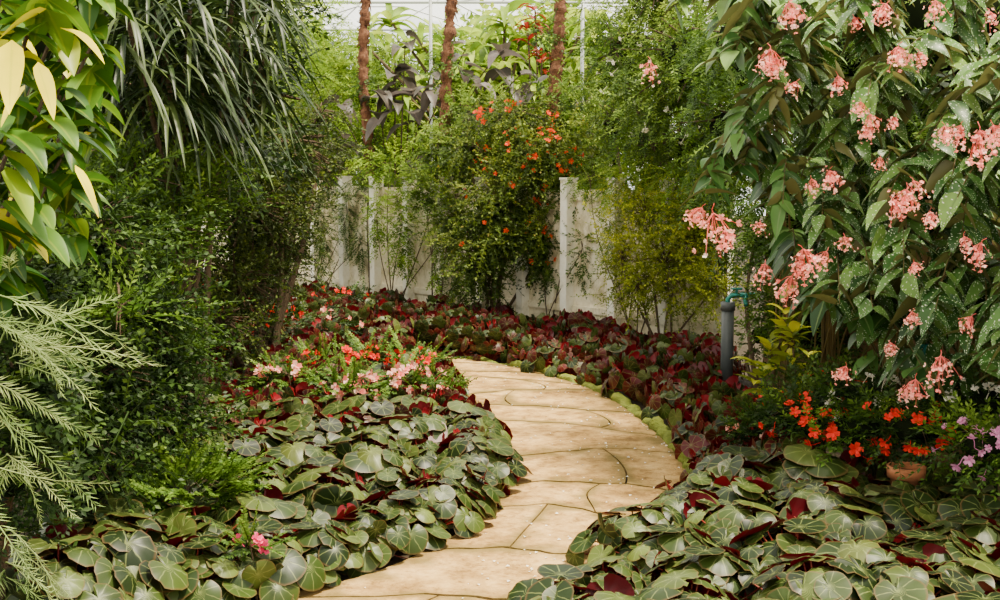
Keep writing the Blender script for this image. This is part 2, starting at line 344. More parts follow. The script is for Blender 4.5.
def bush(name,base,blobs,tpl,n,smin,smax,mat,label,cat='plant',up=.25,droop=0,cored=True,flowers=None,group=None,jit=.6,stemr=.02,inner=.5,coref=.6,twigs=6,ftop=.5,lump=1.0,fw=None):
    base=np.array([base[0],base[1],0.]); blobs=np.array(blobs,float)
    par=empty(name,base,label,cat,group)
    w=blobs[:,3]*blobs[:,5]+blobs[:,4]*blobs[:,5]; w/=w.sum()
    bi=rng.choice(len(blobs),n,p=w); C=blobs[bi,:3]; Rr=blobs[bi,3:6]
    u=nrm(rng.normal(0,1,(n,3))); ph=rng.random(3)*6
    bump=1+lump*(.2*np.sin(5*u[:,0]+ph[0]+bi)+.17*np.sin(6*u[:,2]+ph[1])+.12*np.sin(9*u[:,1]+ph[2]))
    P=C+u*Rr*(bump*(1-inner*rng.random(n)**1.5))[:,None]
    P[:,2]=np.where(P[:,2]<.06,.06+.2*rng.random(n),P[:,2])
    Y=nrm(u*[1,1,.7]+rng.normal(0,jit*.5,(n,3))+np.array([0,0,up-droop]))
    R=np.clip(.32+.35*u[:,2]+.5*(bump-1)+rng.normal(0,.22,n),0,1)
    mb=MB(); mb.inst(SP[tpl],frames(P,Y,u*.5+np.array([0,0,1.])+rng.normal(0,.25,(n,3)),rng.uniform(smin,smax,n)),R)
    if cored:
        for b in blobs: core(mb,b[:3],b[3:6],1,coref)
    child('foliage',mb.mesh(name+'_foliage',[M[mat],M['darkcore']],base),par)
    br=MB()
    for b in blobs:
        c=b[:3]; s=base+np.array([rng.normal(0,.05),rng.normal(0,.05),0])
        mid=s*.45+c*.55+np.array([rng.normal(0,.08),rng.normal(0,.08),0]); mid[2]=c[2]*.5
        tube(br,bez(s,s*.7+mid*.3+[0,0,c[2]*.25],mid,c,8),np.linspace(stemr,stemr*.5,8),6)
        for j in range(twigs):
            uu=nrm(rng.normal(0,1,3)); e=c+uu*b[3:6]*1.0
            if e[2]<.05: continue
            tube(br,[c-uu*.1*b[3],c+uu*b[3:6]*.4+[0,0,.05],e],[stemr*.45,stemr*.3,stemr*.12],4)
    child('branches',br.mesh(name+'_branches',[M['bark']],base),par)
    if flowers:
        me,cnt,sc,nm=flowers
        if fw is not None: w=np.array(fw,float); w/=w.sum()
        for i in range(cnt):
            b=blobs[rng.choice(len(blobs),p=w)]; uu=rng.normal(0,1,3); uu[1]-=.6; uu[2]+=ftop; uu=nrm(uu)
            p=b[:3]+uu*b[3:6]*rng.uniform(1.05,1.3)
            if p[2]<.1: continue
            addflower(par,FLM[me],p,nrm(uu+rng.normal(0,.3,3)),sc*rng.uniform(.7,1.3),nm)
    return par
def B(px,py,d,rx,rz=None,ry=None):
    c=at(px,py,d); rz=rz or rx; ry=ry or rx; return (c[0],c[1],c[2],rx,ry,rz)
# ================================================================= SETTING
gm=MB(); n=60; xs=np.linspace(-25,25,n+1); ys=np.linspace(-6,44,n+1)
V=[(x,y,.0) for y in ys for x in xs]; Q=[(j*(n+1)+i,j*(n+1)+i+1,(j+1)*(n+1)+i+1,(j+1)*(n+1)+i) for j in range(n) for i in range(n)]
gm.add(V,Q); g=bpy.data.objects.new('ground',gm.mesh('ground',[M['soil']])); link(g); meta(g,'dark brown garden soil','ground',kind='structure')
# ---- path
Lp=[(20,690),(205,620),(362,582),(442,548),(486,518),(500,490),(495,465),(485,440),(465,415),(455,395),(440,379),(395,367),(320,358)]
Rp=[(390,770),(510,665),(570,600),(620,560),(668,525),(692,495),(682,468),(662,443),(636,420),(606,400),(568,384),(510,369),(430,356)]
Lw=np.array([gr(*p)[:2] for p in Lp]); Rw=np.array([gr(*p)[:2] for p in Rp])
def catm(P,s):
    n=len(P); i=int(min(max(math.floor(s),0),n-2)); t=s-i
    p0=P[max(i-1,0)];p1=P[i];p2=P[i+1];p3=P[min(i+2,n-1)]
    return .5*((2*p1)+(-p0+p2)*t+(2*p0-5*p1+4*p2-p3)*t*t+(-p0+3*p1-3*p2+p3)*t**3)
NS=len(Lw)-1
ss=np.linspace(0,NS,400); Lc=np.array([catm(Lw,s) for s in ss]); Rc=np.array([catm(Rw,s) for s in ss]); Cc=(Lc+Rc)/2
arc=np.concatenate([[0],np.cumsum(np.linalg.norm(np.diff(Cc,axis=0),axis=1))]); TOT=arc[-1]
def pp(a,t):
    s=np.interp(a,arc,ss); l=catm(Lw,s); r=catm(Rw,s); return l*(1-t)/2+r*(1+t)/2
a=0; rows=[]
rr=random.Random(21)
while a<TOT-.1:
    h=rr.uniform(.40,.85); rows.append((a,min(a+h,TOT))); a+=h
bows=[rr.uniform(.06,.32) for _ in range(len(rows)+1)]; tl=[rr.uniform(-.14,.14) for _ in range(len(rows)+1)]; off=[rr.uniform(-.6,.6) for _ in range(len(rows)+1)]
def bnd(k,t): 
    a=rows[k][0] if k<len(rows) else rows[-1][1]
    if k==0 or k==len(rows): return a
    return a+bows[k]*(1-(t-off[k])**2*.7)-bows[k]*.5+tl[k]*t+.018*math.sin(6*t+k)+.009*math.sin(15*t+2*k)
gap=.005; rgap=.011
for k,(a0,a1) in enumerate(rows):
    cuts=[-1,1] if k%4==2 else [-1,rr.uniform(-.5,.5),1]
    sk=rr.uniform(-.3,.3); cv=rr.uniform(-.2,.2)
    for c in range(len(cuts)-1):
        t0,t1=cuts[c],cuts[c+1]; mb=MB(); nu,nv=16,14; V=[];UV=[]
        hz=.026+rr.uniform(-.001,.001)
        ctr=pp((a0+a1)/2,(t0+t1)/2)
        for j in range(nv+1):
            for i in range(nu+1):
                fu=min(max((i-1)/(nu-2),0),1); fv=min(max((j-1)/(nv-2),0),1)
                sh=sk*(fv-.5)+cv*math.sin(math.pi*fv)
                tt0=t0+(gap*2+sh if t0>-1 else 0); tt1=t1+(-gap*2+sh if t1<1 else 0)
                t=tt0+(tt1-tt0)*fu
                b0=bnd(k,t)+rgap; b1=bnd(k+1,t)-rgap
                q=pp(b0+(b1-b0)*fv,t)
                edge=(i in(0,nu)) or (j in(0,nv))
                near=(i in(1,nu-1)) or (j in(1,nv-1))
                z=0.0 if edge else (hz-.001 if near else hz+.001*math.sin(q[0]*9+k)*math.cos(q[1]*7))
                V.append((q[0],q[1],z)); e=min(fu,1-fu,fv,1-fv); UV.append((min(e*1.8,1),0))
        Qd=[(j*(nu+1)+i,j*(nu+1)+i+1,(j+1)*(nu+1)+i+1,(j+1)*(nu+1)+i) for j in range(nv) for i in range(nu)]
        A=np.array(V[Qd[nu*5+5][0]]);Bb=np.array(V[Qd[nu*5+5][1]]);Cq=np.array(V[Qd[nu*5+5][2]])
        if np.cross(Bb-A,Cq-A)[2]<0: Qd=[q[::-1] for q in Qd]
        mb.add(V,Qd,UV=UV)
        o=bpy.data.objects.new('flagstone',mb.mesh('flagstone',[M['stone']],(ctr[0],ctr[1],0),smooth=False)); link(o,None,(ctr[0],ctr[1],0))
        meta(o,'flat sandy tan flagstone with mossy joints in garden path','paving stone','flagstones of the winding path')
def kerb(edge,cen,a0,a1,label):
    idx=[i for i in range(len(ss)) if a0<=ss[i]<=a1][::3]
    prof=[(-.0,0),(-.005,.03),(.015,.05),(.05,.055),(.08,.04),(.09,0)]
    V=[];np_=len(prof)
    for ii,i in enumerate(idx):
        o=nrm(edge[i]-cen[i]); 
        for (u,z) in prof:
            zz=z*(1+.4*math.sin(ii*1.3)+.35*math.sin(ii*.37)); V.append((edge[i][0]+o[0]*(u+.005+.02*math.sin(ii*2.1)),edge[i][1]+o[1]*(u+.005+.01*math.sin(ii*1.1)),zz))
    Qk=[(i*np_+j,(i+1)*np_+j,(i+1)*np_+j+1,i*np_+j+1) for i in range(len(idx)-1) for j in range(np_-1)]
    mb=MB(); mb.add(V,Qk); o=bpy.data.objects.new('path_kerb',mb.mesh('kerb',[M['moss']])); link(o); meta(o,label,'kerb')
kerb(Rc,Cc,5.6,11.5,'low mossy stone kerb edging the curved path')
# fallen petals
mb=MB(); n=320
aa=rng.random(n)*TOT; tt=np.clip(rng.normal(.4,.6,n),-.95,.95)
P=np.array([[*pp(x,y),.029] for x,y in zip(aa,tt)])
mp=MB(); leaf_lo(mp,np.zeros(3),np.array([0,1,0.1]),np.array([0,0,1.]),1,.8,.5,.3)
mb.inst(mp.tpl(),frames(P,np.c_[rng.normal(0,1,(n,2)),np.zeros(n)],np.tile([0,0,1.],(n,1))+rng.normal(0,.2,(n,3)),rng.uniform(.009,.021,n)),rng.random(n))
o=bpy.data.objects.new('fallen_petals',mb.mesh('fallen_petals',[M['white']])); link(o); meta(o,'small pale fallen petals scattered on the path','petals',kind='stuff')
# ---- concrete fence
fpts=[np.array([-5.2,18.2]),np.array([-2.16,15.0]),np.array([1.9,10.4])]
FH=1.45
def fence(p,q,w,par):
    d=q-p; Lg=np.linalg.norm(d); d=d/Lg; nn=int(round(Lg/w)); w=Lg/nn; rot=math.atan2(d[1],d[0])
    for i in range(nn):
        c=p+d*(i+.5)*w; mb=MB(); h=FH+rng.uniform(-.05,.0)
        box(mb,(0,0,h/2),(w-.03,.05,h)); box(mb,(0,-.035,h-.06),(w-.1,.03,.08)); box(mb,(0,-.035,.3),(w-.1,.03,.06))
        o=child('panel',mb.mesh('fence_panel',[M['concrete']],smooth=False),par); o.location=(c[0],c[1],0); o.rotation_euler=(rng.uniform(-.015,.015),0,rot)
    for i in range(nn+1):
        c=p+d*i*w; mb=MB(); h=FH+.06; box(mb,(0,-.05,h/2),(.085,.14,h)); box(mb,(0,-.05,h+.01),(.1,.155,.02))
        o=child('post',mb.mesh('fence_post',[M['postwhite']],smooth=False),par); o.location=(c[0],c[1],0); o.rotation_euler=(0,0,rot)
fe=empty('concrete_fence',(0,0,0),'weathered whitish concrete panel fence with grey stains and square posts','fence')
fence(fpts[0],fpts[1],.6,fe); fence(fpts[1],fpts[2],.6,fe)
wf=empty('wooden_fence',(0,0,0),'brown weathered wooden plank fence behind hanging begonias','fence')
p=np.array([2.05,9.6]); q=np.array([2.75,4.2]); d=q-p; Lg=np.linalg.norm(d); d/=Lg; nb=int(Lg/.16)
for i in range(nb):
    c=p+d*(i+.5)*.16; mb=MB(); h=1.35+rng.uniform(-.08,.05)
    box(mb,(0,0,h/2),(.14,.025,h)); box(mb,(0,0,h+.02),(.09,.02,.04))
    o=child('plank',mb.mesh('fence_plank',[M['wood']],smooth=False),wf); o.location=(c[0],c[1],0); o.rotation_euler=(0,rng.uniform(-.02,.02),math.atan2(d[1],d[0]))
# ---- greenhouse roof
m,nt,N,Lk=newmat('translucent_roof_sheet'); out=N.new('ShaderNodeOutputMaterial'); tr=N.new('ShaderNodeBsdfTransparent'); tl_=N.new('ShaderNodeBsdfTranslucent'); tl_.inputs[0].default_value=(.98,.98,.96,1); mx=N.new('ShaderNodeMixShader'); mx.inputs[0].default_value=.5
wv=N.new('ShaderNodeTexWave'); wv.inputs['Scale'].default_value=3; tcx=N.new('ShaderNodeTexCoord'); Lk.new(tcx.outputs['Object'],wv.inputs[0]); mrr=N.new('ShaderNodeMapRange'); mrr.inputs[3].default_value=.15; mrr.inputs[4].default_value=.24; Lk.new(wv.outputs[1],mrr.inputs[0]); Lk.new(mrr.outputs[0],mx.inputs[0])
Lk.new(tr.outputs[0],mx.inputs[1]); Lk.new(tl_.outputs[0],mx.inputs[2]); Lk.new(mx.outputs[0],out.inputs[0]); M['roof']=m
for bay in range(4):
    x0=-9+bay*4.5; mb=MB(); nx=90; V=[];ys=[13.5,21,30]
    for yy in ys:
        for i in range(nx+1):
            x=i*4.5/nx; V.append((x,yy,3.9+.8*math.sin(math.pi*i/nx)+.02*math.cos(i*2.2)+(yy-13.5)*.03))
    mb.add(V,[(j*(nx+1)+i,j*(nx+1)+i+1,(j+1)*(nx+1)+i+1,(j+1)*(nx+1)+i) for j in range(2) for i in range(nx)])
    o=bpy.data.objects.new('roof_sheet',mb.mesh('roof_sheet',[M['roof']])); link(o,None,(x0,0,0)); meta(o,'curved translucent white corrugated greenhouse roof sheet','roof','greenhouse roof sheets')
for k,(px,d) in enumerate([(431,14.8),(582,13.4),(300,17),(700,17)]):
    x=at(px,100,d)[0]; mb=MB(); tube(mb,[(0,0,0),(0,0,2),(0,0,4.0)],.02,10,cap=True); box(mb,(0,0,4.0),(.3,.12,.03)); box(mb,(0,0,.02),(.16,.16,.03))
    o=bpy.data.objects.new('roof_support_pole',mb.mesh('pole',[M['steel']])); link(o,None,(x,d,0)); meta(o,'slim grey galvanised steel pole carrying the roof','pole','roof poles')
for yy in (14.3,17.2,20.5,24):
    par=empty('roof_truss',(0,yy,0),'thin grey steel truss under the translucent roof','roof truss','roof trusses')
    mb=MB()
    tube(mb,[(-9,0,3.85),(0,0,3.85),(9,0,3.85)],.018,6); child('bottom_chord',mb.mesh('chord',[M['steel']]),par)
    mb=MB()
    for x in np.arange(-9,9,.9):
        xx=(x+9)%4.5; x2=(x+.9+9)%4.5
        z0=3.9+.8*math.sin(math.pi*xx/4.5); z1=3.9+.8*math.sin(math.pi*((x2 if x2>1e-6 else 4.5))/4.5)
        tube(mb,[(x,0,z0),(x+.9,0,z1)],.014,5); tube(mb,[(x,0,3.85),(x+.9,0,z1)],.007,4)
    child('web_bars',mb.mesh('web',[M['steel']]),par)
# ---- rough reddish trunks
TR=[]
for k,(px,d,r) in enumerate([(368,14.2,.052),(450,13.3,.056),(555,12.75,.056)]):
    x=at(px,60,d)[0]; TR.append((x,d)); mb=MB(); pts=[];rad=[]
    for i in range(140):
        z=i*4.3/139; pts.append((.05*math.sin(z*1.7+k)+rng.normal(0,.005),.03*math.cos(z*1.3),z)); rad.append(r*(1+.14*math.sin(i*.9+k)+rng.normal(0,.12)))
    tube(mb,pts,rad,14,cap=True)
    for j in range(520):
        z=rng.uniform(.2,4.2); a=rng.random()*6.28; c=np.array([math.cos(a)*r+.05*math.sin(z*1.7+k),math.sin(a)*r,z]); tube(mb,[c*[.8,.8,1],c*[1.35,1.35,1]+[0,0,rng.uniform(-.09,.04)]],[.010,.003],3)
    par=empty('tree_trunk',(x,d,0),'rough reddish-brown trunk rising to the greenhouse roof','tree trunk','reddish trunks')
    child('trunk',mb.mesh('trunk',[M['redbark']]),par)
# ================================================================= BEGONIA BEDS
def beg_leaf(v):
    na=24; rings=[.0,.3,.65,1.0]; mb=MB(); r_=random.Random(v); ph=r_.random()*6; cupv=[.22,.12,.32,-.08][v%4]; asy=r_.uniform(-.2,.2)
    V=[(0,0,.0)];UV=[(0,0)]
    for k in range(1,4):
        for i in range(na+1):
            th=2*math.pi*i/na; de=abs(math.pi-abs(th-math.pi))
            R=.5*(1-.22*math.cos(th))*(1+.025*math.sin(5*th+ph)+asy*.5*math.sin(th))*(1-.72*math.exp(-(de/.2)**2))
            rr_=rings[k]; x=R*rr_*math.sin(th); y=-R*rr_*math.cos(th)
            z=-cupv*(R*rr_)**2*2+ .016*math.sin(9*th+ph)*rr_*rr_ +.03*abs(math.sin(4.5*th))*rr_
            if k==3: z-=.02+.016*abs(math.sin(3*th+ph))
            V.append((x,y+.0,z)); UV.append((i/na,rr_))
    T=[(0,1+i+1,1+i) for i in range(na)]; Q=[]
    for k in range(2):
        a0=1+k*(na+1); b0=a0+na+1
        Q+=[(a0+i,a0+i+1,b0+i+1,b0+i) for i in range(na)]
    VA=np.array(V); a,b,c=T[5]; 
    if np.cross(VA[b]-VA[a],VA[c]-VA[a])[2]<0: T=[t[::-1] for t in T]
    a,b,c,_=Q[5]
    if np.cross(VA[b]-VA[a],VA[c]-VA[a])[2]<0: Q=[q[::-1] for q in Q]
    mb.add(V,Q,T,UV,.5); return mb.tpl()
BL=[beg_leaf(i) for i in range(8)]
def begonia(v,redshare,R=.25,H=.27,nl=26):
    mb=MB(); st=MB(); near=redshare<.29
    for i in range(nl):
        a=i*2.39996+rng.normal(0,.25); f=math.sqrt((i+.5)/nl); r=R*f*rng.uniform(.85,1.1); h=H*(1-.6*f*f)+rng.uniform(-.04,.035); h=max(h,.06)
        p=np.array([math.cos(a)*r,math.sin(a)*r,h]); o=np.array([math.cos(a),math.sin(a),0])
        tilt=math.radians((8+38*f+rng.normal(0,9)) if near else (10+42*f+rng.normal(0,13)))
        if rng.random()<redshare:
            tilt=math.radians(rng.uniform(60,125)); p[2]+=rng.uniform(-.07,.01) if near else rng.uniform(-.05,.03)
        roll=rng.normal(0,.2); tang=np.array([-o[1],o[0],0])
        nn=nrm(np.array([0,0,1])*math.cos(tilt)+o*math.sin(tilt)+tang*roll)
        yd=nrm(o*math.cos(tilt)-np.array([0,0,1])*math.sin(tilt)+tang*rng.normal(0,.5)); yd=nrm(yd-nn*np.dot(yd,nn))
        s=(rng.uniform(.10,.18) if near else rng.uniform(.07,.152))*(1.05-.15*f)
        rv=rng.random()*.91 if near else (rng.random() if rng.random()>redshare*.42 else rng.uniform(.93,1))
        mb.inst(BL[rng.integers(8)],frames(p[None],yd[None],nn[None],s),np.array([rv]),rw=0.0)
        b=np.array([p[0]*.15,p[1]*.15,.0]); tube(st,bez(b,b+[0,0,h*.6],p*.6+b*.4+[0,0,.04],p-nn*.003,4),[.0045,.004,.0035,.003],4,R=rng.random())
    par=empty('begonia_plant',(0,0,0),'','plant','round-leaved begonias in the beds')
    k=[child('foliage',mb.mesh('begonia_foliage',[M['beg']]),par),child('stems',st.mesh('begonia_stems',[M['begstem']]),par)]
    return par,k,mb.tpl()
SH=[.10,.13,.17,.22,.4,.45,.68,.74,.82,.88,.12,.3]
VAR=[]
for v in range(12):
    VAR.append(begonia(v,SH[v],R=rng.uniform(.23,.28),H=rng.uniform(.2,.27),nl=int(rng.integers(46,54)) if SH[v]<.29 else int(rng.integers(54,66))))
def inpoly(pt,poly):
    x,y=pt; c=False; n=len(poly)
    for i in range(n):
        x1,y1=poly[i];x2,y2=poly[(i+1)%n]
        if (y1>y)!=(y2>y) and x<(x2-x1)*(y-y1)/(y2-y1)+x1: c=not c
    return c
pathpoly=[tuple(p) for p in Lc[::6]]+[tuple(p) for p in Rc[::-1][::6]]
def dmin(p,E): return np.min(np.linalg.norm(E-np.array(p),axis=1))
left_poly=[tuple(p) for p in Lc[40:][::8]]+[(-3.4,11.2),(-3.2,9.5),(-2.1,8.6),(-1.75,7.4),(-1.45,6.2),(-1.6,5.2),(-1.75,4.1),(-1.2,4.1)]
right_poly=[tuple(p) for p in Rc[::8]]+[(-3.6,11.6),(-3.6,15.8),(-2.2,14.6),(1.75,10.1),(1.5,8.6),(1.4,7.2),(1.3,6.25),(2.35,5.45),(2.3,3.6),(-.2,3.5)]
pts=[]
# closely spaced plants follow the inner path edge first
for i in range(40,400,2):
    o=nrm(Lc[i]-Cc[i]); p=tuple(Lc[i]+o*(.19 if i<110 else .14))
    if all((p[0]-q[0])**2+(p[1]-q[1])**2>.24**2 for q in pts): pts.append(p)
def scatter(poly,sp,tries,dR,dL,xmin,xmax,ymin,ymax):
    for _ in range(tries):
        p=(rng.uniform(xmin,xmax),rng.uniform(ymin,ymax))
        if not inpoly(p,poly) or inpoly(p,pathpoly): continue
        dr=dmin(p,Rc); dl=dmin(p,Lc)
        if dr<(dR if p[1]<6.5 else .15) or dl<dL: continue
        if all((p[0]-q[0])**2+(p[1]-q[1])**2>(sp*(1+.012*(p[1]-5)))**2 for q in pts): pts.append(p)
scatter(left_poly,.25,9000,.14,.16,-3.6,.2,4,11.3)
scatter(right_poly,.255,30000,.10,.12,-3.6,2.4,3.5,16)
pts.sort(key=lambda p:p[1]); print('BEGONIAS',len(pts))
LAB={0:'round olive-green begonia with hints of crimson undersides',1:'bushy begonia with green leaves and upturned crimson undersides',2:'begonia showing mostly deep burgundy leaf undersides'}
used=set()
rest=pts[300:]; pts=pts[:300]
def pickv(p):
    if p[1]>7.4: return int(rng.choice([6,7,8,9,9,8,7,9]))
    if p[0]>0 and p[1]>5.7: return int(rng.choice([5,6,7,4,8,7]))
    if p[0]<0 and p[1]>6.3: return int(rng.choice([0,2,3,4,5,11]))
    return int(rng.choice([0,1,2,3,10,1,2,1,3]))
for p in pts:
    v=pickv(p)
    lb=LAB[0] if v in(0,1,2,3,10) else (LAB[1] if v in(4,5,11) else LAB[2])
    par,k,_=VAR[v]; e=min(dmin(p,Rc),dmin(p,Lc)); sc=(.85 if e<.22 else 1.0)*rng.uniform(.9,1.18)
    if v in used: q=clone(par,k,(p[0],p[1],0),rng.random()*6.28,sc)
    else: used.add(v); par.location=(p[0],p[1],0); par.rotation_euler=(0,0,rng.random()*6.28); par.scale=(sc,)*3; q=par
    q['label']=lb
for v in range(12):
    if v not in used:
        for k in VAR[v][1]: bpy.data.objects.remove(k)
        bpy.data.objects.remove(VAR[v][0])
if rest:
    mb=MB()
    for p in rest:
        V_,Q_,T_,U_,R_=VAR[pickv(p)][2]; a=rng.random()*6.28; s=rng.uniform(.9,1.15); c_,s_=math.cos(a)*s,math.sin(a)*s
        W=np.stack([V_[:,0]*c_-V_[:,1]*s_+p[0],V_[:,0]*s_+V_[:,1]*c_+p[1],V_[:,2]*s],1); mb.add(W,Q_,T_,U_,R_)
    o=bpy.data.objects.new('begonia_groundcover',mb.mesh('begonia_groundcover',[M['beg']])); link(o); meta(o,'dense carpet of burgundy-backed begonias along the fence','plants',kind='stuff')
# ================================================================= LEFT SIDE PLANTS
def headplant(name,base,heads,nl,L,W,droop,prof,mat,label,seg=6,upb=.3,stemr=.018,dirbias=(0,0,0),cat='plant',Rfun=None,fold=.15,spread=.12,stemmat='bark',extra=None):
    base=np.array([base[0],base[1],0.]); par=empty(name,base,label,cat); mb=MB(); st=MB()
    for h in heads:
        h=np.array(h,float); s=base+np.array([rng.normal(0,.06),rng.normal(0,.06),0])
        c=bez(s,s+[0,0,h[2]*.5],h*.7+s*.3+[0,0,h[2]*.12],h,14); tube(st,c,np.linspace(stemr,stemr*.55,14),7)
        a=np.arange(nl)*2.39996+rng.random()*6; u=rng.random(nl)
        D=np.stack([np.cos(a),np.sin(a),upb+rng.normal(0,.35,nl)+ (u-.5)*.9],1)+np.array(dirbias)
        P=h+np.stack([np.zeros(nl),np.zeros(nl),(u-.75)*spread*2],1)
        R=rng.random(nl) if Rfun is None else Rfun(nl)
        strips(mb,P,D,L*rng.uniform(.7,1.15,nl),W*rng.uniform(.8,1.15,nl),droop*rng.uniform(.6,1.4,nl),prof,seg,fold,R)
    if extra:
        for (pos,dr,l,w,R) in extra: strips(mb,np.array([pos]),np.array([dr]),l,w,1.6,prof,8,fold,np.array([R]),tilt=.05)
    child('foliage',mb.mesh(name+'_foliage',[M[mat]],base),par); child('stems',st.mesh(name+'_stems',[M[stemmat]],base),par)
    return par
hs=[at(*p) for p in [(15,40,3.3),(60,15,3.5),(92,45,3.8),(5,110,3.2),(60,95,3.5),(30,160,3.4),(70,140,3.8),(15,205,3.5),(-30,60,3.3),(90,-15,3.8),(-20,190,3.3),(45,-30,3.3),(45,120,3.9),(20,80,3.8),(40,190,3.9),(0,0,3.6),(70,60,4.0),(-5,235,3.6),(90,90,4.1),(70,190,4.2),(10,255,3.8)]]
ex=[(at(12,40,3.1),(.1,-.5,-.6),.20,.065,1.0),(at(38,62,3.15),(.35,-.3,-.5),.16,.05,1.0),(at(25,85,3.15),(-.3,-.4,-.3),.13,.045,.97),(at(60,28,3.3),(.7,-.3,.1),.18,.05,.97),(at(75,165,3.4),(.6,-.2,-.6),.16,.04,.96),(at(30,225,3.3),(.6,-.3,0),.18,.08,.6),(at(5,200,3.3),(.7,-.3,-.1),.2,.09,.55),(at(5,130,3.15),(.6,-.4,.1),.2,.085,.5),(at(45,115,3.3),(.5,-.4,.1),.18,.08,.65)]
headplant('variegated_dracaena',(-1.75,3.7),hs,12,.165,.078,1.7,'broad','variegated','tall shrub with broad glossy green and yellow variegated leaves',upb=.2,spread=.1,stemr=.009,extra=ex,Rfun=lambda n: rng.random(n)*.975)
hs=[at(*p) for p in [(190,10,5.6),(150,-30,5.6),(235,-20,5.9),(165,50,5.5),(240,45,6.2),(125,10,5.3),(205,60,5.8),(270,-30,6.4),(140,70,5.7),(190,90,5.8),(225,95,6.1),(265,55,6.4),(110,60,5.6)]]
headplant('narrow_leaved_dracaena',(-1.6,6.2),hs,54,.44,.02,1.9,'strap','strap','tall dracaena with long drooping dark strap leaves',upb=.4,seg=8,stemr=.018,spread=.16)
bush('dark_fine_leaved_shrub',(-1.75,4.9),[B(80,245,5.1,.26,.3),B(30,320,4.9,.28,.3),B(130,320,5.3,.22,.24),B(90,385,5.0,.26,.24),B(35,410,4.7,.26,.24),B(155,420,5.3,.2,.16),B(70,455,4.8,.26,.14),B(165,365,5.4,.13,.18)],'tuft',2200,.6,1.3,'dark','dark green shrub with tiny leaves on thin arching twigs',up=.1,jit=1.8,inner=.9,coref=.3,twigs=36,lump=2.0)
bush('undergrowth_shrub',(-1.7,3.9),[B(10,290,4.0,.14,.2),B(20,390,3.9,.14,.22),B(10,480,3.9,.14,.18)],'small',500,.4,.8,'dark','shaded leafy shrub filling the space below variegated leaves',jit=1.4,coref=.3,lump=1.5)
bush('light_tipped_shrub',(-1.7,5.6),[B(125,190,5.6,.26,.18),B(165,240,5.8,.2,.2),B(170,330,5.5,.13,.2),B(120,310,4.8,.1,.12),B(75,200,5.3,.18,.13),B(200,190,6,.15,.15)],'fine',800,.5,1.1,'mid','upright shrub with fresh green leafy tips',up=.5,jit=1.4,inner=.8,cored=False,lump=1.6)
bush('small_leaved_tree',(-1.75,8.9),[B(250,215,8.8,.34,.32),B(278,205,9.2,.25,.28),B(235,285,8.6,.28,.24),B(315,170,10,.2,.2),B(292,150,9.2,.3,.22),B(290,255,9.4,.16,.18),B(220,330,8.2,.22,.18),B(320,120,9.8,.12,.15)],'tuft',1300,.7,1.4,'deepolive','airy small tree with thin dark stems and tiny olive leaves',cat='tree',cored=False,stemr=.034,jit=1.6,twigs=34,inner=.9,lump=1.8)
bush('shaded_hedge',(-3.6,9.8),[(-3.2,8.6,1.2,.9,.8,1.3),(-4.1,10.6,1.4,1.1,1,1.5),(-3.6,11.6,1.3,.8,.8,1.1),(-2.8,7.2,1.0,.6,.7,1.0),(-3.0,9.4,2.6,.9,.8,.8)],'small',3600,.6,1.2,'dark','tall dense shaded green hedge of leafy shrubs',cat='hedge',jit=1)
bush('overhanging_tree',(-3.6,7.6),[B(60,60,7,.8,.9),B(205,90,8,.65,.6),B(205,-40,7.5,.7,.6),B(20,200,6.5,.7,.8)],'small',2600,.6,1.2,'dark','overhanging tree with dense dark green leaves',cat='tree',stemr=.07,jit=1)
bush('green_fern_shrub',(-1.35,5.1),[B(190,490,5.1,.18,.11)],'tiny',200,1,1.5,'mid','low feathery bright green ground plant among begonias',cored=False,stemr=.006)
bush('magenta_flowered_herb',(-.92,4.5),[B(250,545,4.5,.05,.03)],'tiny',16,.8,1.2,'mid','small herb with bright magenta flowers among begonias',cored=False,stemr=.005,flowers=('magenta',4,.8,'flower'),ftop=1.5)
# grevillea
fr=MB(); z=np.array([0,0,1.])
for i in range(24):
    t=(i+1)/24; p=np.array([0,.30*t,-.13*t*t])
    for sd in(1,-1):
        a=math.radians(36+rng.normal(0,8)); leaf_lo(fr,p,np.array([sd*math.sin(a),math.cos(a),rng.normal(-.1,.25)]),z,.06*(1-.5*t),.0028,rng.random())
tube(fr,[(0,.30*t,-.13*t*t) for t in np.linspace(0,1,6)],[.0022,.002,.0018,.0015,.001,.001],4,R=.5)
frond=fr.tpl()
base=np.array([-1.5,2.8,0]); par=empty('grevillea_shrub',base,'silvery green shrub with thin feathery needle-like fronds','plant')
mb=MB(); st=MB()
for i,h in enumerate([(0,280,2.8),(12,315,2.85),(-20,370,2.8),(0,420,2.8),(-10,470,2.75),(0,520,2.8),(5,570,2.85),(-30,320,2.8)]):
    hp=at(*h); c=bez(base,base+[-.05,0,hp[2]*.9],hp*.6+base*.4+[0,0,.1],hp,12); tube(st,c,np.linspace(.006,.002,12),6,R=.3)
    k=[8,7,4,4,4,4,4,4][i]; a=rng.random(k)*6.28; bx,bz=(.65,-.1) if i<2 else (.3,-.6)
    D=np.stack([np.cos(a)*.6+bx,np.sin(a)*.5-.1,rng.normal(bz,.4,k)],1); P=np.tile(hp,(k,1))+rng.normal(0,.02,(k,3)); P[:,2]-=rng.random(k)*.12
    mb.inst(frond,frames(P,D,np.tile([0,-.5,1.],(k,1))+rng.normal(0,.4,(k,3)),rng.uniform(.5,.95,k)),rng.random(k))
child('foliage',mb.mesh('grevillea_fronds',[M['grev']],base),par); child('stems',st.mesh('grevillea_stems',[M['grev']],base),par)
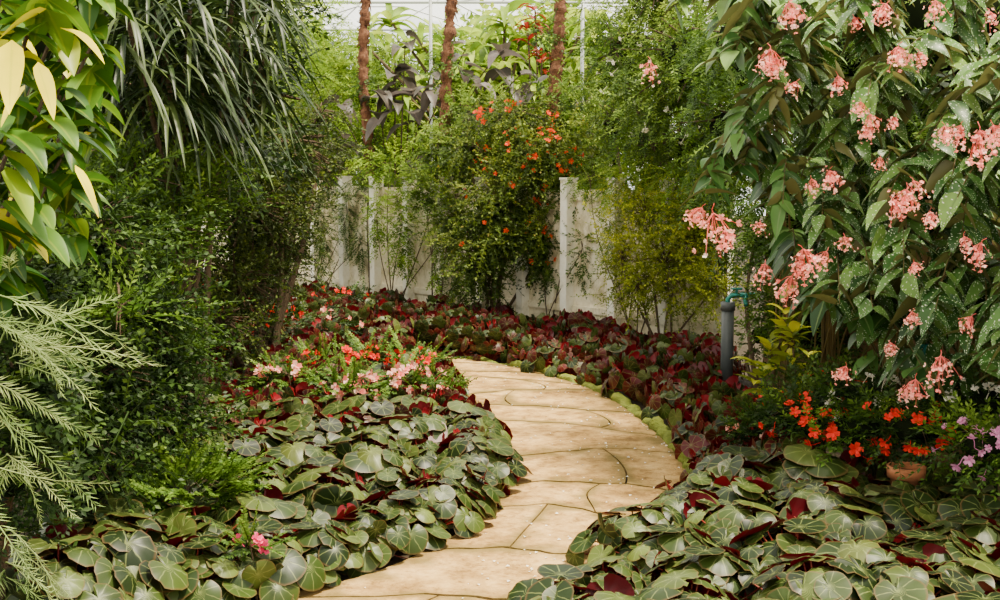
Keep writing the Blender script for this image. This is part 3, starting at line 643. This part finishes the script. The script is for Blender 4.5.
# pink flowered begonias in left bed
for (px,py,d,r,cnt,col) in [(400,380,7.7,.24,22,'pinkf'),(350,390,7.4,.2,13,'pinkf'),(288,376,7.9,.2,12,'pinkf'),(325,363,8.6,.24,12,'red'),(415,360,8.8,.2,12,'red'),(438,392,8.0,.12,9,'pinkf'),(372,360,9.2,.22,12,'red')]:
    b=B(px,py,d,r,r*.3); bush('flowering_wax_begonia',(b[0],b[1]),[b],'tiny',50,1.0,1.6,'mid' ,'small-leaved flowering begonia with %s blooms above the bed'%('coral pink' if col=='pinkf' else 'scarlet'),cored=False,stemr=.006,flowers=(col,cnt,1.15,'flower'),group='flowering wax begonias',ftop=1.3)
for (px,py,d,col) in [(235,296,9.5,'red'),(340,300,12.3,'red'),(320,325,10.8,'pinkf'),(275,322,10.3,'red'),(245,330,8.8,'red')]:
    b=B(px,py,d,.28,.12); bush('impatiens_plant',(b[0],b[1]),[b],'small',50,.4,.8,'dark','red-flowered impatiens plant beside the far bed',cored=False,stemr=.006,flowers=(col,7,1.0,'flower'),group='red impatiens',ftop=1.2)
# ================================================================= FAR PLANTS
bush('orange_flowered_shrub',(-.05,12.2),[B(500,215,12.1,.30,.38),B(530,160,12.3,.38,.26),B(475,262,12,.2,.28),B(552,165,12.1,.24,.3),B(455,215,12.4,.13,.28),B(515,118,12.5,.36,.16),B(542,240,12,.14,.32),B(470,150,12.5,.2,.13)],'tuft',2400,.8,1.6,'olive','tall loose shrub with orange blossoms cascading against the fence',flowers=('orange',98,.95,'flower'),stemr=.02,up=.0,droop=.6,coref=.3,inner=.85,jit=1.8,twigs=22,lump=2.2,fw=[1.2,5,.4,6,.3,3,2.5,1])
bush('climbing_shrub',(-.6,12.9),[B(440,150,13,.28,.2),B(472,108,13.1,.3,.13),B(428,190,13,.18,.2),B(582,150,12.6,.18,.35),B(585,105,12.8,.2,.2),B(592,180,12.2,.12,.2)],'small',850,.5,1.0,'light','leafy climber sprawling over the top of the fence',cored=False,jit=1.5,droop=.4,lump=1.6,stemr=.01)
bush('climbing_vine',(-1.15,13.4),[B(402,225,13.3,.10,.5,.12),B(390,165,13.5,.3,.16,.2),B(435,175,13.2,.25,.16,.2),B(440,240,13,.08,.45,.1),B(377,215,13.6,.06,.35,.1)],'small',700,.4,.8,'bright','bright green vine hanging over the concrete fence',droop=.8,cored=False,stemr=.008)
bush('climbing_vine',(.45,11.9),[B(552,245,12.0,.07,.4,.1),B(572,190,11.8,.1,.22,.1),B(582,250,11.6,.05,.3,.08)],'small',210,.4,.8,'mid','slender green vine climbing the concrete fence',droop=.6,cored=False,stemr=.007)
bush('climbing_vine',(-2.2,14.6),[B(325,185,14.6,.3,.12,.15),B(347,215,14.4,.07,.36,.1),B(365,182,14.2,.2,.12,.1),B(325,235,14.5,.08,.4,.1),B(360,245,14.2,.06,.3,.1)],'fine',450,.5,.9,'mid','leafy vine draped over the top of the fence',droop=.8,cored=False,stemr=.007)
bush('climbing_vine',(1.2,10.9),[B(625,185,11.1,.28,.14,.12),B(610,230,11.2,.06,.35,.08),B(640,185,10.9,.25,.18,.12),B(700,200,10.3,.3,.3,.15),B(590,180,11.5,.15,.1,.1)],'fine',620,.5,.9,'bright','trailing green vine hanging down the fence panels',droop=.9,cored=False,stemr=.007)
bush('yellow_green_shrub',(1.35,10.3),[B(665,265,10.3,.33,.36),B(645,215,10.6,.24,.26),B(698,235,10.2,.3,.4),B(640,288,10.4,.22,.18),B(715,285,9.9,.15,.22),B(622,260,10.7,.12,.2)],'tuft',1000,.6,1.3,'yelgr','twiggy yellow-green shrub in front of the fence',cored=False,stemr=.012,jit=1.7,twigs=24,inner=.9,lump=1.7)
bush('leafy_shrub',(-3.2,13.8),[B(285,190,14.2,.2,.35),B(255,250,13.5,.45,.7)],'fine',800,.8,1.3,'light','leafy green shrub beside the concrete fence')
# tree mass behind fence
xs_=[-7.5,-5.9,-4.3,-2.9,-1.6,-.2,1.1,2.5,4,5.6]
tops=[3.8,3.9,3.5,3.4,3.3,3.3,3.6,3.9,4.2,4.2]
for i,(x,t) in enumerate(zip(xs_,tops)):
    y=17.8+rng.uniform(-.3,.3)+(-.35*x if x<0 else 0)-(.5*x if x>0 else 0); y=min(y,20)
    mt=['mid','light','bright','bright','light','bright','bright','light','mid','dark'][i]; sp_=['small','broad','pinn','wide','broad','wide','wide','fine','fine','small'][i]
    bush('garden_tree',(x,y),[(x,y,t*.75,.8,.6,t*.26),(x+.2,y-.1,t*.42,.8,.6,t*.4),(x-.3,y+.1,t*.9,.5,.5,t*.16)],sp_,1500,.7,1.4,mt,'leafy garden tree filling the space behind the fence',cat='tree',stemr=.06,group='trees behind fence',jit=1.2,coref=.45)
bush('feathery_tree',(-2.6,16.0),[B(325,110,15.8,.45,.6),B(305,40,16,.5,.6),B(350,90,17,.4,.6),B(385,140,16,.35,.35),B(340,170,15.6,.35,.25),B(290,70,14.6,.4,.5)],'pinn',1500,.6,1.1,'bright','feathery bright green tree behind the fence',cat='tree',droop=.6,cored=False)
for (x,d),zz,zr in zip(TR,[1.8,1.95,2.2],[.3,.35,.35]):
    bush('trunk_climber',(x,d-.12),[(x+.05,d-.02,zz,.16,.14,zr),(x+.12,d,zz-.4,.2,.15,.3),(x-.06,d,zz+.75,.13,.12,.16)],'small',230,.5,.95,'mid','leafy climber wrapped around a reddish trunk',cored=False,droop=.4,stemr=.01,group='trunk climbers',jit=1.4,lump=1.6)
hs=[at(*p) for p in [(395,95,14.0),(432,68,13.9),(345,150,14.4),(378,85,14.0),(520,75,13.4),(418,130,13.9),(395,60,14.3),(475,90,13.4),(405,45,14.4),(465,50,14.0),(590,110,13.2),(410,100,14.0),(500,50,13.8),(410,150,13.9),(340,110,14.6),(540,90,13.0)]]
headplant('elephant_ear_plant',(-1.3,15.3),hs,5,.37,.23,2.2,'heart','purple','tall plant with large drooping purplish leaves',upb=.4,stemr=.012,spread=.25)
hs=[at(*p) for p in [(500,75,15.2),(470,110,15.4),(530,90,14.8),(490,40,16.0),(575,75,15.0),(420,40,16.5),(405,90,15.8),(480,140,14.9),(515,125,14.6),(390,20,17),(440,130,15.5),(360,40,16.5),(520,40,15.6),(600,60,14.6),(505,15,15.5),(470,60,15.2),(590,20,15)]]
headplant('broad_strap_leaf_plant',(0,15.6),hs,16,.62,.11,1.6,'strap','bright','lush clump of long arching bright green leaves',upb=.9,stemr=.03,seg=8)
hs=[at(*p) for p in [(528,32,14.8),(542,60,14.6),(535,10,14.9)]]
headplant('red_cordyline',(.45,14.9),hs,12,.28,.065,1.2,'lance','redleaf','cordyline with dark red lance-shaped leaves',upb=.9)
# ================================================================= RIGHT SIDE
bush('hanging_jasmine',(1.6,11.6),[B(632,55,11.6,.46,.5),B(655,140,11.3,.42,.32),B(612,125,12,.18,.3),B(690,150,10.6,.45,.42),B(700,60,10.4,.7,.65),B(660,-20,10.8,.6,.45)],'fine',3200,.6,1.15,'light','cascading climber with fine light green leaves',droop=.9,flowers=('white',60,1.1,'flower'),stemr=.03,jit=1.6,coref=.4,inner=.8,twigs=18,lump=1.8)
bush('hanging_jasmine',(1.9,10.6),[B(612,40,11.2,.16,.35),B(660,100,10.6,.35,.4),B(720,170,9.8,.3,.35),B(720,40,9.8,.35,.4),B(735,120,9.2,.3,.5)],'pinn',700,.5,.9,'mid','fresh green trailing climber with feathery leaves',droop=.9,stemr=.02,jit=1.4,cored=False,lump=1.7)
bush('hanging_climber',(2.5,8.6),[B(760,50,8.8,.6,.6),B(740,130,8.8,.42,.35),B(830,60,8.2,.7,.7),B(800,200,8.0,.5,.5),B(900,150,8.0,.8,.8),B(860,280,7.9,.5,.5),B(980,250,7.6,.8,.9),B(960,30,7.6,.9,.8),B(785,260,8.3,.22,.35)],'pinn',4200,.4,.8,'mid','dense green climber draped over the side fence',droop=.8,stemr=.03,jit=1.2,coref=.45)
bush('leafy_shrub',(1.9,8.9),[B(785,310,8.6,.17,.3),B(815,330,8.0,.25,.3),B(755,240,9.4,.2,.22),B(760,335,9.1,.14,.16)],'small',520,.4,.8,'mid','leafy green shrub beside the grey pipe',jit=1.2,coref=.4)
bush('shaded_side_hedge',(3.5,7),[(3.2,8.5,1.0,.5,.9,1.1),(3.3,6.8,1.0,.5,.9,1.1),(3.5,5.2,1.0,.5,.9,1.1)],'small',1800,.7,1.2,'dark','shaded green hedge behind the wooden fence',cat='hedge')
# angel wing begonias
bases=[(1.75,7.6),(1.9,7.2),(2.1,6.6),(2.35,6.1),(2.55,5.6),(2.8,5.1)]
def leftlim(py): return np.interp(py,[-60,60,120,180,240,300,360,400],[670,665,665,690,735,785,870,930])
apl=[]; NBB=len(bases)
for bi,bs in enumerate(bases):
    base=np.array([bs[0],bs[1],0.]); par=empty('angel_wing_begonia',base,'tall cane begonia with %sleaves and drooping pink flowers'%('white-spotted ' if bi>=1 else 'long green '),'plant','cane begonias'); apl.append(par)
    mb=MB(); st=MB()
    for c in range(21):
        py=rng.uniform(-50,385); lo=leftlim(py); pc=lo+(1080-lo)*(bi+rng.random()*1.3)/(NBB+.3)
        d=np.interp(pc,[640,700,1000,1080],[7.6,6.7,5.1,4.8])+rng.uniform(-.3,.35)
        T=at(pc,py,d); zt=T[2]
        cur=bez(base+rng.normal(0,.05,3)*[1,1,0],np.array([base[0],base[1],zt*.8+.5]),np.array([T[0]*.6+base[0]*.4,T[1]*.6+base[1]*.4,zt+.5]),T,30)
        tube(st,cur,np.linspace(.006,.0022,30),5)
        seglen=np.linalg.norm(np.diff(cur,axis=0),axis=1).sum(); nlv=int(seglen*.6/.042); ts=np.linspace(.4,1,nlv)
        idx=ts*29; P=np.stack([np.interp(idx,np.arange(30),cur[:,j]) for j in range(3)],1)
        out=nrm(T-base); out[2]=0; out=nrm(out+[0,-.4,0]); sd=np.array([-out[1],out[0],0])
        sg=np.where(np.arange(nlv)%2==0,1,-1)[:,None]
        D=out*.45+sd*sg*.8+rng.normal(0,.35,(nlv,3))+np.array([0,0,-.15])
        strips(mb,P,D,rng.uniform(.10,.22,nlv),rng.uniform(.06,.105,nlv),rng.uniform(.8,2.4,nlv),'angel',6,.12,np.clip(.05+.8*rng.random(nlv)+.2*(P[:,2]-1.2),0,1),m=0 if bi>=1 else 1,asym=.28,tilt=.4)
    child('foliage',mb.mesh('angel_foliage',[M['angel'],M['angelplain']],base),par); child('stems',st.mesh('angel_stems',[M['canestem']],base),par)
FLP=[(790,8,1),(770,55,1),(650,66,.8),(898,52,.9),(838,80,.7),(860,105,.6),(980,138,1.3),(945,130,.7),(715,222,1.5),(700,212,.8),(830,175,.8),(812,182,.6),(805,255,1.1),(790,282,1.1),(764,268,.8),(905,195,1),(895,205,.8),(980,248,1),(940,362,1.1),(915,385,1),(912,315,.6),(845,370,.7),(885,8,.8),(990,15,.7),(915,265,.5),(895,120,.5),(845,240,.6),(935,5,.8),(880,160,.5),(870,130,.6),(970,320,.7),(930,215,.6),(795,85,.6),(915,185,.8),(965,240,.7),(855,20,.5),(760,225,.5),(890,345,.5),(725,235,.8),(920,55,.6),(960,130,.8),(775,62,.7),(800,265,.8),(995,130,.9),(825,255,.7),(870,118,.7)]
for (px,py,s) in FLP:
    d=np.interp(px,[640,700,1000],[6.9,5.95,4.45]); p=at(px,py,d); bi=min(range(NBB),key=lambda i:abs(bases[i][0]-p[0]-.5)); par=apl[bi]
    o=bpy.data.objects.new('flower_cluster',CL[random.randrange(6)]); link(o,par,p-np.array([bases[bi][0],bases[bi][1],0])); s*=.8*d/5.6; o.scale=(s,s,s*.95); o.rotation_euler=(random.uniform(-.35,.35),random.uniform(-.35,.35),random.random()*6)
hs=[at(*p) for p in [(770,350,7.2),(792,340,7.1),(757,375,7.1),(808,365,7.0),(785,320,7.3),(798,385,6.9)]]
headplant('croton_shrub',(1.6,7.2),hs,14,.16,.06,.9,'broad','yelgr','croton with upright yellow-green lance leaves',upb=.8,stemr=.01)
def fl(px,py,d,r,cnt,col,mat,lab,nm='impatiens_plant',nn=170):
    b=B(px,py,d,r,r*.5); bush(nm,(b[0],b[1]),[b],'small',nn,.35,.7,mat,lab,cored=True,stemr=.007,flowers=(col,cnt,1.0,'flower'),group='flowering bedding plants',coref=.5,lump=1.5)
fl(800,415,6.0,.2,18,'red','dark','bedding plant with bright red flowers beside begonias')
fl(855,430,5.85,.25,14,'red','mid','bedding plant with small red flowers')
fl(865,398,6.0,.2,22,'white','dark','bedding plant with small white flowers')
fl(915,428,5.6,.22,20,'red','dark','bedding plant with scarlet flowers under cane begonias')
fl(985,445,5.1,.2,24,'lilac','mid','bedding plant with lilac pink flowers')
fl(985,402,5.5,.2,16,'white','dark','bedding plant with small white flowers')
fl(765,435,6.2,.16,12,'pinkf','dark','bedding plant with coral pink flowers beside begonias')
fl(825,395,6.4,.2,14,'red','dark','bedding plant with bright red flowers beside begonias')
# standpipe
pz=at(728,300,8.9); par=empty('garden_standpipe',(pz[0],8.9,0),'dark grey pipe standpipe with teal tap beside shrubs','pipe')
mb=MB(); tube(mb,[(0,0,0),(0,0,.3),(0,0,.62)],.045,16,cap=True); tube(mb,[(0,0,.60),(0,0,.66)],.052,16,cap=True); child('pipe',mb.mesh('standpipe',[M['pvc']]),par)
mb=MB(); tube(mb,[(0,0,.62),(0,0,.68),(.02,0,.705),(.1,0,.71),(.19,0,.71)],.018,10,cap=True); tube(mb,[(.12,0,.71),(.12,-.02,.67),(.12,-.05,.64)],.015,8,cap=True); child('tap',mb.mesh('tap',[M['teal']]),par)
mb=MB(); tube(mb,[(.06,0,.72),(.06,0,.75)],.01,8,cap=True); box(mb,(.06,0,.755),(.08,.02,.014)); child('tap_handle',mb.mesh('tap_handle',[M['teal']]),par)
pz=at(922,400,5.8); par=empty('irrigation_pipe',(pz[0],5.8,0),'thin upright teal irrigation pipe among red flowers','pipe')
mb=MB(); tube(mb,[(0,0,0),(0,0,.4),(0,0,.75)],.018,12,cap=True); child('pipe',mb.mesh('tealpipe',[M['teal']]),par)
mb=MB(); tube(mb,[(0,0,.73),(0,0,.79)],.025,12,cap=True); child('end_cap',mb.mesh('end_cap',[M['teal']]),par)
mb=MB(); tube(mb,[(0,0,.4),(0,0,.45)],.025,12,cap=True); child('coupling',mb.mesh('coupling',[M['teal']]),par)
# pot
pz=at(893,478,5.6)
def lathe(mb,prof,n=24,m=0):
    V=[(r*math.cos(2*math.pi*j/n),r*math.sin(2*math.pi*j/n),z) for r,z in prof for j in range(n)]
    mb.add(V,[(i*n+j,i*n+(j+1)%n,(i+1)*n+(j+1)%n,(i+1)*n+j) for i in range(len(prof)-1) for j in range(n)],m=m)
par=empty('plant_pot',(pz[0],5.42,0),'small terracotta plant pot half hidden by begonias','pot')
mb=MB(); lathe(mb,[(.001,0),(.055,0),(.07,.25),(.082,.25),(.084,.30),(.075,.30),(.07,.27)]); child('pot',mb.mesh('pot',[M['terracotta']]),par)
mb=MB(); lathe(mb,[(.07,.27),(.04,.275),(.001,.277)]); child('potting_soil',mb.mesh('potsoil',[M['soil']]),par)
# ================================================================= LIGHT / CAMERA
w=bpy.data.worlds.new('World'); bpy.context.scene.world=w; w.use_nodes=True; nt=w.node_tree; bg=nt.nodes['Background']
tc=nt.nodes.new('ShaderNodeTexCoord'); sp=nt.nodes.new('ShaderNodeSeparateXYZ'); nt.links.new(tc.outputs['Generated'],sp.inputs[0])
rp=nt.nodes.new('ShaderNodeValToRGB'); rp.color_ramp.elements[0].position=.0; rp.color_ramp.elements[0].color=(.95,.96,.88,1); rp.color_ramp.elements[1].position=.3; rp.color_ramp.elements[1].color=(1,.96,.84,1)
nt.links.new(sp.outputs[2],rp.inputs[0]); nt.links.new(rp.outputs[0],bg.inputs[0]); bg.inputs[1].default_value=3.0
s=bpy.data.lights.new('sun','SUN'); s.energy=15; s.angle=math.radians(9); s.color=(1,.89,.67)
so=bpy.data.objects.new('sun',s); link(so,None,(0,0,10)); so.rotation_euler=(math.radians(2),math.radians(17),0); 
cam=bpy.data.cameras.new('camera'); cam.lens=45; cam.sensor_width=36; cam.clip_end=200
co=bpy.data.objects.new('camera',cam); link(co,None,(0,0,CH)); co.rotation_euler=(math.pi/2-PITCH,0,0); bpy.context.scene.camera=co
